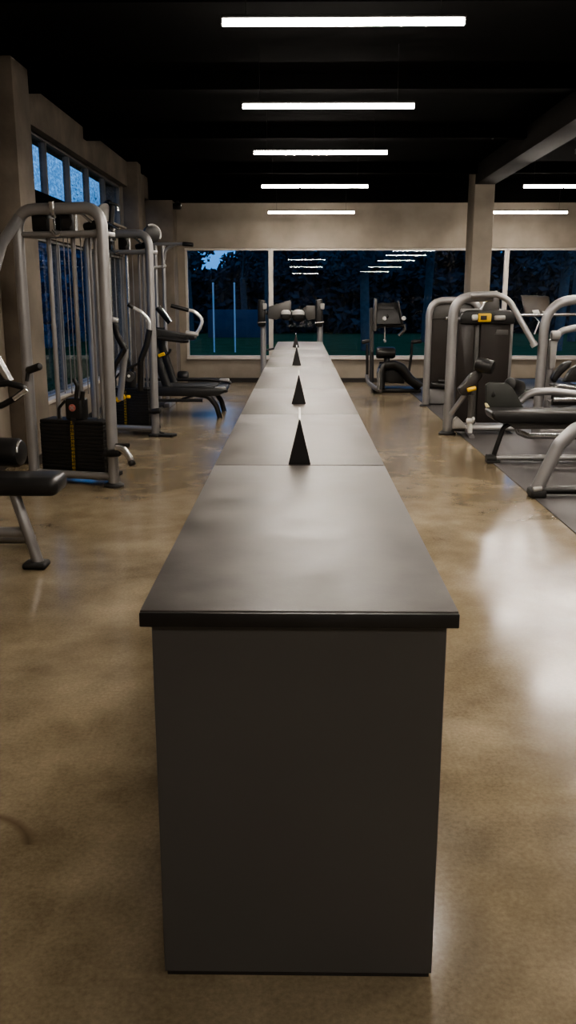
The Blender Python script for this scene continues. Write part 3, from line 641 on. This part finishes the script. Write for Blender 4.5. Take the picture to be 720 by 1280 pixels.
# far one
t = Thing('weight_stack_machine', 'dark shrouded weight machine with silver arch, farther one behind the lat machine at right', 'exercise machine', (2.2, 13.6, 0))
b = BM(); tube(b, [(1.925,13.5,0.02), (1.93,13.5,1.57), (2.68,13.5,1.58), (2.68,13.5,0.02)], 0.05, 0.05, rad=0.24, n=18); t.part('frame', b, SILVER)
for x in (1.925, 2.68):
    b = BM(); lathe(b, (x,13.5,0), (x,13.5,0.03), [(0,0.085),(0.5,0.088),(1,0.06)]); t.part('foot', b, RUBBER)
b = BM(); prism(b, rounded_top(1.985, 2.62, 0.26, 1.47, 13.58, 0.12), (0,0.26,0), 0.012); sh = t.part('shroud', b, SHROUD)
b = BM(); prism(b, rounded_top(1.975, 2.63, 1.30, 1.55, 13.54, 0.16), (0,0.04,0), 0.01); t.part('top_cap', b, SHROUDG, sh)
b = BM(); roll(b, (2.18,13.53,1.31), (2.26,13.53,1.33), 0.03); t.part('cap_emblem', b, SILVERB, sh)
b = BM(); box(b, (1.98,13.6,0.02), (2.63,13.8,0.255), 0.01); t.part('base_panel', b, SILVER)
b = BM(); roll(b, (2.0,13.52,0.33), (2.3,13.50,0.29), 0.045); roll(b, (2.1,13.5,0.38), (2.3,13.5,0.36), 0.03); t.part('pulley_cover', b, BLACK)
# near one
t = Thing('lat_raise_machine', 'silver and dark brown lat machine with a yellow display and an arched lever at right', 'exercise machine', (2.1, 10.75, 0))
b = BM(); tube(b, [(1.785,10.6,0.03), (1.80,10.6,1.61), (2.25,10.6,1.625)], 0.058, 0.05, rad=0.32, n=20, wide=(1,0,0), seg=12); fr = t.part('frame', b, SILVER)
b = BM(); lathe(b, (1.785,10.6,0), (1.785,10.6,0.04), [(0,0.10),(0.5,0.105),(1,0.075)]); t.part('foot', b, RUBBER)
b = BM(); tube(b, [(1.79,10.6,0.075), (2.62,10.62,0.075)], 0.038); t.part('base_tube', b, SILVER)
b = BM(); tube(b, [(2.57,10.98,0.02), (2.57,10.98,1.32), (2.45,10.98,1.45), (1.95,10.98,1.45)], 0.03, rad=0.12); t.part('rear_frame', b, SILVER)
b = BM(); tube(b, [(2.57,10.98,0.05), (2.57,10.6,0.05)], 0.03); t.part('base_tube', b, SILVER)
b = BM(); prism(b, rounded_top(1.92, 2.12, 0.1, 1.38, 10.9, 0.04), (0,0.3,0), 0.012); t.part('shroud', b, SHROUD)
b = BM(); prism(b, rounded_top(2.19, 2.55, 0.1, 1.42, 10.9, 0.10), (0,0.3,0), 0.012); sh = t.part('shroud', b, SHROUD)
b = BM(); prism(b, [(2.36,10.89,1.17), (2.52,10.89,1.17), (2.515,10.89,1.23), (2.38,10.89,1.235)], (0,0.012,0), 0.003); t.part('shroud_badge', b, SHROUDG, sh)
b = BM(); box(b, (2.125,10.93,0.08), (2.185,11.0,1.40), 0.012); t.part('center_rail', b, SHROUDG)
b = BM(); prism(b, rounded_top(1.93, 2.585, 1.30, 1.465, 10.84, 0.10), (0,0.07,0), 0.02); cp = t.part('top_cap', b, BLACK)
b = BM(); box(b, (2.135,10.80,1.325), (2.29,10.85,1.425), 0.012); dp = t.part('display', b, YELLOW, cp, 'yellow display')
b = BM(); box(b, (2.16,10.795,1.35), (2.235,10.805,1.40), 0.004); t.part('display_screen', b, SCREEN, dp)
b = BM(); roll(b, (2.06,10.82,1.375), (2.13,10.82,1.38), 0.035); t.part('dial', b, WHITEP, cp, 'white dial')
b = BM(); roll(b, (2.33,10.83,1.37), (2.46,10.83,1.375), 0.03); t.part('label_tube', b, GREYP, cp)
b = BM(); tube(b, [(1.969, 10.500, 1.636), (2.282, 10.500, 1.645), (2.419, 10.480, 1.573), (2.704, 10.350, 1.080)], 0.038, 0.034, rad=0.20, n=18, seg=10); lv = t.part('lever_arm', b, SILVER)
b = BM(); tube(b, [(2.685, 10.355, 1.107), (2.713, 10.345, 1.062)], 0.042); t.part('lever_tip', b, GREYP, lv)
b = BM(); prism(b, [(2.198, 10.950, 1.440), (2.213, 10.950, 1.525), (2.268, 10.950, 1.581), (2.342, 10.950, 1.628), (2.401, 10.950, 1.609), (2.421, 10.950, 1.421)], (0,0.06,0), 0.01); t.part('counterweight', b, SHROUDG)
b = BM(); tube(b, [(2.177, 10.900, 1.460), (2.220, 10.900, 1.553), (2.331, 10.900, 1.637)], 0.012, rad=0.1, n=10); roll(b, (2.281, 10.800, 1.646), (2.346, 10.800, 1.665), 0.03); t.part('pivot_cap', b, CHROME)
# padded arm
b = BM(); roll(b, (2.004, 10.150, 0.875), (2.184, 10.050, 0.838), 0.082); t.part('roller_pad', b, VINYL)
b = BM(); prism(b, [(1.826, 10.200, 0.580), (1.861, 10.200, 0.617), (1.973, 10.200, 0.763), (2.090, 10.200, 0.799), (2.103, 10.200, 0.736), (2.001, 10.200, 0.580), (1.949, 10.200, 0.516), (1.866, 10.200, 0.516)], (0,0.14,0), 0.02, 3); ap = t.part('arm_pad', b, SHROUD)
b = BM(); roll(b, (1.920, 10.160, 0.575), (2.019, 10.160, 0.602), 0.026); t.part('release_knob', b, YELLOW, ap, 'yellow release knob')
b = BM(); tube(b, [(1.930, 10.300, 0.524), (1.799, 10.450, 0.271)], 0.042, 0.03); t.part('support_arm', b, SILVER)
b = BM(); tube(b, [(1.996, 10.300, 0.505), (2.003, 10.300, 0.169)], 0.04, 0.035); t.part('support_post', b, SHROUDG)
b = BM(); tube(b, [(1.985, 10.240, 0.205), (1.992, 10.240, 0.074)], 0.028); roll(b, (1.939, 10.220, 0.217), (2.023, 10.220, 0.217), 0.03); roll(b, (1.999, 10.200, 0.238), (2.027, 10.200, 0.238), 0.03); t.part('pin_collar', b, WHITEP, None, 'white pin collar')
b = BM(); prism(b, [(1.826, 10.450, 0.090), (1.831, 10.450, 0.186), (1.876, 10.450, 0.233), (1.956, 10.450, 0.157), (1.997, 10.450, 0.090)], (0,0.1,0), 0.01); t.part('foot_plate', b, GREYP)
b = BM(); tube(b, [(2.02,10.24,0.02), (2.02,10.6,0.06)], 0.03); t.part('front_tube', b, SILVER)

# ------------------------------------------------------------------ leg press bench, right
t = Thing('leg_extension_bench', 'long black padded bench with dark fan-shaped plate and thin black leg, right on the mat', 'exercise machine', (2.5, 8.8, 0))
b = BM(); prism(b, [(1.86,8.55,0.515), (1.885,8.55,0.45), (1.96,8.55,0.415), (3.3,8.55,0.415), (3.3,8.55,0.535), (1.88,8.55,0.535)], (0,0.36,0), 0.025, 4); t.part('bench_pad', b, VINYL)
b = BM(); prism(b, [(2.04,8.62,0.415), (3.25,8.62,0.415), (3.25,8.62,0.35), (2.12,8.62,0.35)], (0,0.22,0), 0.01); t.part('pad_bracket', b, SHROUDG)
b = BM(); tube(b, [(2.10,8.70,0.40), (2.02,8.70,0.36), (1.945,8.70,0.10), (1.93,8.70,0.05)], 0.024, rad=0.08); t.part('leg', b, BLACK)
b = BM(); tube(b, [(2.14,8.72,0.40), (2.19,8.78,0.30), (2.30,8.85,0.25), (3.2,8.85,0.24)], 0.03, rad=0.08); t.part('under_rail', b, SILVERB)
b = BM(); tube(b, [(1.88,8.70,0.055), (3.25,8.70,0.055)], 0.03); t.part('base_tube', b, SILVER)
b = BM(); tube(b, [(1.865,8.70,0.045), (1.96,8.70,0.045)], 0.045, 0.045); bf = t.part('foot', b, RUBBER)
b = BM(); tube(b, [(3.2,8.70,0.40), (3.2,8.70,0.05)], 0.03); t.part('leg', b, BLACK)
b = BM(); box(b, (3.12,8.62,0.0), (3.28,8.78,0.05), 0.012); box(b, (1.87,8.65,0.0), (2.0,8.75,0.03), 0.008); t.part('foot', b, RUBBER)
hole = []
pl = [(1.880, 8.980, 0.751), (1.919, 8.980, 0.775), (2.097, 8.980, 0.767), (2.156, 8.980, 0.719), (2.219, 8.980, 0.622), (2.291, 8.980, 0.500), (1.901, 8.980, 0.500)]
b = BM(); prism(b, pl, (0,0.045,0), 0.012, 3); sp = t.part('side_plate', b, noise_mat('dark_green_plate', (0.026,0.028,0.025), (0.036,0.038,0.034), 0.45, scale=4))
b = BM(); prism(b, [(1.962, 8.970, 0.687), (1.989, 8.970, 0.639), (1.966, 8.970, 0.623), (1.941, 8.970, 0.631)], (0,0.03,0), 0.006); t.part('slot', b, STACK, sp)
b = BM(); prism(b, [(1.875, 8.950, 0.568), (1.900, 8.950, 0.568), (1.943, 8.950, 0.511), (1.895, 8.950, 0.511)], (0,0.03,0), 0.008); t.part('angle_marker', b, noise_mat('cream_plastic', (0.55,0.48,0.28), (0.65,0.57,0.34), 0.4), sp, 'cream angle marker')
b = BM(); roll(b, (2.138, 9.050, 0.752), (2.308, 9.300, 0.696), 0.07); t.part('roller_pad', b, VINYL)
b = BM(); tube(b, [(2.305, 9.250, 0.551), (2.367, 9.250, 0.618), (2.448, 9.250, 0.651), (2.631, 9.250, 0.660), (2.966, 9.250, 0.619)], 0.045, 0.04, rad=0.25, n=16); t.part('lever_arm', b, SILVER)
b = BM(); tube(b, [(3.2,9.25,0.68), (3.2,9.25,0.05), (3.2,8.75,0.05)], 0.03, rad=0.06); t.part('rear_frame', b, SILVER)

# near low frame
t = Thing('low_arched_bench', 'low silver arched tube frame with dark base tube, nearest machine on the mat', 'exercise machine', (2.4, 7.15, 0))
b = BM(); tube(b, [(1.965,7.15,0.07), (2.12,7.15,0.44), (2.26,7.15,0.585), (2.6,7.15,0.60), (2.95,7.15,0.60), (3.2,7.15,0.07)], 0.055, 0.05, rad=0.16, n=20, wide=(1,0,0), seg=10); t.part('frame', b, SILVER)
b = BM(); tube(b, [(1.97,7.15,0.058), (3.3,7.15,0.058)], 0.035); t.part('base_tube', b, BLACK)
b = BM(); box(b, (1.90,7.06,0.0), (2.03,7.24,0.075), 0.025, 3); ft = t.part('foot', b, RUBBER)
b = BM(); roll(b, (1.915,7.08,0.075), (1.99,7.08,0.09), 0.022); t.part('foot_cap', b, GREYP, ft)
b = BM(); box(b, (3.2,7.06,0.0), (3.34,7.24,0.07), 0.025, 3); t.part('foot', b, RUBBER)
b = BM(); box(b, (2.5,6.98,0.65), (3.15,7.32,0.74), 0.035, 3); t.part('seat_pad', b, VINYL)

# chest press at the right edge
t = Thing('chest_press_machine', 'silver arched press machine with black pads cut by the right edge', 'exercise machine', (3.1, 10.4, 0))
b = BM(); tube(b, [(2.80,10.4,0.03), (2.82,10.4,1.585), (3.9,10.4,1.585), (3.9,10.4,0.03)], 0.056, 0.05, rad=0.36, n=20, wide=(1,0,0), seg=12); t.part('frame', b, SILVER)
b = BM(); lathe(b, (2.80,10.4,0), (2.80,10.4,0.04), [(0,0.10),(0.5,0.105),(1,0.07)]); t.part('foot', b, RUBBER)
b = BM(); lathe(b, (3.90,10.4,0), (3.90,10.4,0.04), [(0,0.10),(0.5,0.105),(1,0.07)]); t.part('foot', b, RUBBER)
b = BM(); tube(b, [(3.00,10.75,0.03), (3.02,10.75,1.05), (3.10,10.75,1.22), (3.3,10.75,1.26), (3.6,10.75,1.26), (3.68,10.75,1.1), (3.68,10.75,0.03)], 0.042, rad=0.14, n=16, seg=10); t.part('inner_frame', b, SILVER)
b = BM(); prism(b, [(2.95,10.55,0.78), (3.02,10.55,0.80), (3.03,10.55,1.13), (2.94,10.55,1.13)], (0,0.09,0), 0.015); t.part('side_cover', b, GREYP)
b = BM(); roll(b, (2.93,10.52,1.18), (3.04,10.52,1.18), 0.055); t.part('adjuster_head', b, GREYP)
b = BM(); prism(b, [(2.990, 10.550, 0.669), (3.039, 10.550, 0.773), (3.127, 10.550, 0.857), (3.219, 10.550, 0.885), (3.197, 10.550, 0.810), (3.109, 10.550, 0.726), (3.032, 10.550, 0.613)], (0,0.12,0), 0.018, 3); t.part('backrest_pad', b, VINYL)
b = BM(); prism(b, [(3.125, 10.550, 0.632), (3.226, 10.550, 0.791), (3.352, 10.550, 0.876), (3.409, 10.550, 0.632)], (0,0.12,0), 0.018, 3); t.part('backrest_pad', b, VINYL)
b = BM(); prism(b, [(2.905, 10.100, 0.628), (2.967, 10.100, 0.646), (3.277, 10.100, 0.610), (3.282, 10.100, 0.556), (2.962, 10.100, 0.591)], (0,0.3,0), 0.014, 3); t.part('seat_pad', b, VINYL)
b = BM(); tube(b, [(2.865, 10.080, 0.602), (2.943, 10.080, 0.643), (3.273, 10.080, 0.585)], 0.02, rad=0.08); t.part('seat_rail', b, SILVERB)
b = BM(); tube(b, [(2.897, 10.100, 0.482), (3.288, 10.100, 0.483)], 0.03); t.part('lower_rail', b, SILVERB)
b = BM(); tube(b, [(2.895, 10.150, 0.440), (3.307, 10.150, 0.441)], 0.035); t.part('lower_bar', b, BLACK)
b = BM(); prism(b, [(2.881, 10.300, 0.451), (2.941, 10.300, 0.386), (3.036, 10.300, 0.358), (3.174, 10.300, 0.377), (3.214, 10.300, 0.451)], (0,0.06,0), 0.01); t.part('guard_plate', b, SILVER)
b = BM(); tube(b, [(3.3,10.22,0.03), (3.3,10.22,0.60)], 0.05); tube(b, [(2.82,10.4,0.07), (3.9,10.4,0.07)], 0.036); tube(b, [(3.3,10.22,0.07), (3.3,10.75,0.07)], 0.03); t.part('seat_post', b, SILVER)

# treadmill at the back right
t = Thing('treadmill', 'treadmill with tilted brown lit console and long handlebar, before the back window at right', 'treadmill', (4.0, 14.9, 0))
b = BM(); prism(b, [(3.520, 14.500, 1.650), (3.966, 14.500, 1.637), (3.995, 14.350, 1.360), (3.566, 14.350, 1.353)], (0,0.04,0.0), 0.008); cs = t.part('console', b, BLACK)
b = BM(); prism(b, [(3.550, 14.485, 1.625), (3.945, 14.485, 1.612), (3.966, 14.340, 1.378), (3.575, 14.340, 1.372)], (0,0.01,0), 0.002); sc = t.part('screen', b, SCREEN, cs, 'dark brown screen')
b = BM(); prism(b, [(3.669, 14.325, 1.416), (3.769, 14.325, 1.428), (3.797, 14.320, 1.373), (3.696, 14.320, 1.372)], (0,0.008,0), 0.002); prism(b, [(3.832, 14.320, 1.403), (3.908, 14.320, 1.403), (3.916, 14.320, 1.379), (3.840, 14.320, 1.379)], (0,0.008,0), 0.002); t.part('control_keys', b, WHITEP, cs)
b = BM(); tube(b, [(3.441, 14.300, 1.342), (4.548, 14.300, 1.354)], 0.024); t.part('handlebar', b, SILVERB)
b = BM(); tube(b, [(3.961, 14.500, 1.351), (4.02,14.55,0.16)], 0.05, 0.04); t.part('mast', b, BLACK)
b = BM(); tube(b, [(4.72,14.3,1.36), (4.72,14.55,0.16)], 0.05, 0.04); t.part('mast', b, BLACK)
b = BM(); tube(b, [(3.793, 14.320, 1.243), (3.761, 14.320, 1.143), (3.730, 14.320, 1.044)], 0.012, n=8); tube(b, [(3.680, 14.300, 1.342), (3.793, 14.320, 1.243)], 0.004, n=6); t.part('glass_glint', b, WHITEP, None, 'white glint on the window, modelled as a cord')  # white reflection on the window glass, modelled as a hanging cord
b = BM(); box(b, (3.5,14.5,0.02), (4.75,16.3,0.17), 0.02); dk = t.part('deck', b, BLACK)
b = BM(); box(b, (3.6,14.6,0.168), (4.65,16.2,0.178), 0.003); t.part('running_belt', b, RUBBER, dk)
for x in (3.5, 4.66):
    b = BM(); box(b, (x,14.48,0.165), (x+0.1,16.3,0.20), 0.01); t.part('side_rail', b, SILVERB, dk)
b = BM(); box(b, (3.45,14.45,0.0), (4.8,14.7,0.14), 0.03); t.part('motor_cover', b, BLACK)

# dome camera in the far corner
t = Thing('security_camera', 'small black security camera up in the far left corner', 'camera', (-2.253, 17.000, 3.242))
c = V(t.o.location)
b = BM(); tube(b, [c+V((0,0.0,0.10)), c+V((0,0,0.03))], 0.03); t.part('bracket', b, BLACK)
b = BM(); roll(b, c+V((-0.09,-0.02,0)), c+V((0.07,-0.07,0)), 0.06); bd = t.part('body', b, BLACK)
b = BM(); disc(b, c+V((0.06,-0.068,0)), c+V((0.085,-0.076,0)), 0.03); t.part('lens', b, SILVERB, bd)

# ------------------------------------------------------------------ outside, at dusk
b = BM()
for x0, x1, y0, y1 in ((-40, 45, YF+0.3, 70), (-40, XL-0.35, -20, YF+0.3)):
    b.faces.new([b.verts.new(p) for p in ((x0,y0,-0.1), (x1,y0,-0.1), (x1,y1,-0.1), (x0,y1,-0.1))])
struct('ground_outside', b, GRASS)
def leaves(b, c, rx, rz, n, s, rng):
    for _ in range(n):
        while True:
            p = V((rng.uniform(-1,1), rng.uniform(-1,1), rng.uniform(-1,1)))
            if p.length <= 1: break
        p = V(c)+V((p.x*rx, p.y*rx, p.z*rz))
        u = V((rng.gauss(0,1), rng.gauss(0,1), rng.gauss(0,1))).normalized(); w = u.orthogonal().normalized()
        k = s*rng.uniform(0.6, 1.4)
        b.faces.new([b.verts.new(p+u*k), b.verts.new(p+w*k*0.5), b.verts.new(p-u*k), b.verts.new(p-w*k*0.5)])
def tree(x, y, h, rx, dens, leaf, label, group, lm, seed, zc=0.35):
    rng = random.Random(seed)
    t = Thing('tree', label, 'tree', (x, y, -0.1), 0, group, local=True)
    b = BM(); tube(b, [(0,0,0), (rng.uniform(-.15,.15),0,h*0.35), (rng.uniform(-.3,.3),0,h*0.8)], 0.16, n=10, rad=0.5, taper=(1.0,0.35))
    for k in range(5):
        a = rng.uniform(0, 6.28); z = h*rng.uniform(0.3, 0.65)
        tube(b, [(0,0,z), (math.cos(a)*rx*0.6, math.sin(a)*rx*0.6, z+h*0.18)], 0.05, n=6, taper=(1,0.3))
    t.part('trunk', b, BARK)
    b = BM()
    for k in range(9):
        a = rng.uniform(0, 6.28); d = rx*rng.uniform(0.1, 0.7)
        leaves(b, (math.cos(a)*d, math.sin(a)*d, h*rng.uniform(zc, 0.95)), rx*0.55, h*0.14, dens, leaf, rng)
    t.part('crown', b, lm)
BL = 'dark tree outside at dusk beyond the back window'
for i, (x, y, h, rx) in enumerate(((-4.5,37.0,8,1.7), (-1.2,34,9,2.3), (2.2,30,8.5,2.4), (5.0,36,10,2.4), (8.6,30,9,2.2), (11.0,36.5,10,2.4), (14.3,31,9,2.4), (18,37,10,2.4), (-2.6,43,7.5,1.6), (23.5,34,9.5,2.6))):
    tree(x, y, h, rx, 420, 0.11, BL, 'trees beyond the back window', LEAFD, 100+i, 0.36)
LL = 'loose-leaved tree outside at dusk beyond the left windows'
for i, (x, y, h, rx) in enumerate(((-12.5,54,8,2.0), (-18,52,8,2.3))):
    tree(x, y, h, rx, 110, 0.06, LL, 'trees beyond the left windows', LEAFB, 200+i, 0.4)
# hedge of the garden: leaves nobody could count
rng = random.Random(5); b = BM()
for i in range(60):
    x = -7 + i*0.62
    top = 3.5 + 0.4*math.sin(i*1.3) if -8.5 < x < -1.5 else 5.0 + 0.8*math.sin(i*0.9)
    for z in [0.5 + k*0.9 for k in range(int(top/0.9))]:
        leaves(b, (x, 46 + rng.uniform(-1,1), z), 1.0, 0.75, 170, 0.24, rng)
hd = struct('hedge_foliage', b, LEAFD); hd['kind'] = 'stuff'; meta(hd, 'dark hedge along the end of the lawn beyond the back window', 'hedge')
b = BM()
for i in range(48):
    y = 8 + i*0.75
    for z in (0.4, 1.3, 2.2, 3.1, 3.7 + 0.3*math.sin(i*1.7)): leaves(b, (-9.0 + rng.uniform(-.4,.4), y, z), 0.85, 0.6, 80, 0.22, rng)
hd = struct('shrub_foliage', b, LEAFB); hd['kind'] = 'stuff'; meta(hd, 'dark tall shrubs outside along the left side, beyond the left windows', 'shrubs')
b = BM(); box(b, (-4.1,40,-0.1), (-1.4,40.2,1.12), 0.02); single('garden_wall', b, BLUEW, 'low blue-grey garden wall outside beyond the first back window pane', 'wall')
for x, lab in ((-2.78, 'slim pale post on the lawn outside, left of the pair'), (-2.10, 'slim pale post on the lawn outside, right of the pair')):
    b = BM(); tube(b, [(x,29,-0.1), (x,29,2.05)], 0.028, n=10); lathe(b, (x,29,2.05), (x,29,2.10), [(0,0.035),(0.6,0.03),(1,0.008)], 10)
    single('garden_post', b, PALE, lab, 'post')

# ------------------------------------------------------------------ dusk sky
w = bpy.data.worlds.new('dusk'); scene.world = w; w.use_nodes = True; nt = w.node_tree
bg = nt.nodes['Background']; tc = nt.nodes.new('ShaderNodeTexCoord'); sp_ = nt.nodes.new('ShaderNodeSeparateXYZ'); cr = nt.nodes.new('ShaderNodeValToRGB')
nt.links.new(tc.outputs['Generated'], sp_.inputs[0]); nt.links.new(sp_.outputs['Z'], cr.inputs['Fac']); nt.links.new(cr.outputs['Color'], bg.inputs['Color'])
e = cr.color_ramp.elements
e[0].position = 0.0; e[0].color = (0.010, 0.016, 0.03, 1)
e[1].position = 0.5; e[1].color = (0.04, 0.13, 0.34, 1)
k = e.new(0.02); k.color = (0.045, 0.17, 0.42, 1)
k = e.new(0.14); k.color = (0.10, 0.29, 0.64, 1)
bg.inputs['Strength'].default_value = 1.0

# ------------------------------------------------------------------ picture settings
scene.view_settings.view_transform = 'AgX'
scene.view_settings.look = 'AgX - Medium High Contrast'
scene.view_settings.exposure = 1.25
scene.cycles.max_bounces = 8; scene.cycles.diffuse_bounces = 4; scene.cycles.glossy_bounces = 5; scene.cycles.transparent_max_bounces = 12
scene.cycles.caustics_reflective = False; scene.cycles.caustics_refractive = False
scene.cycles.sample_clamp_indirect = 6.0
scene.cycles.use_denoising = True
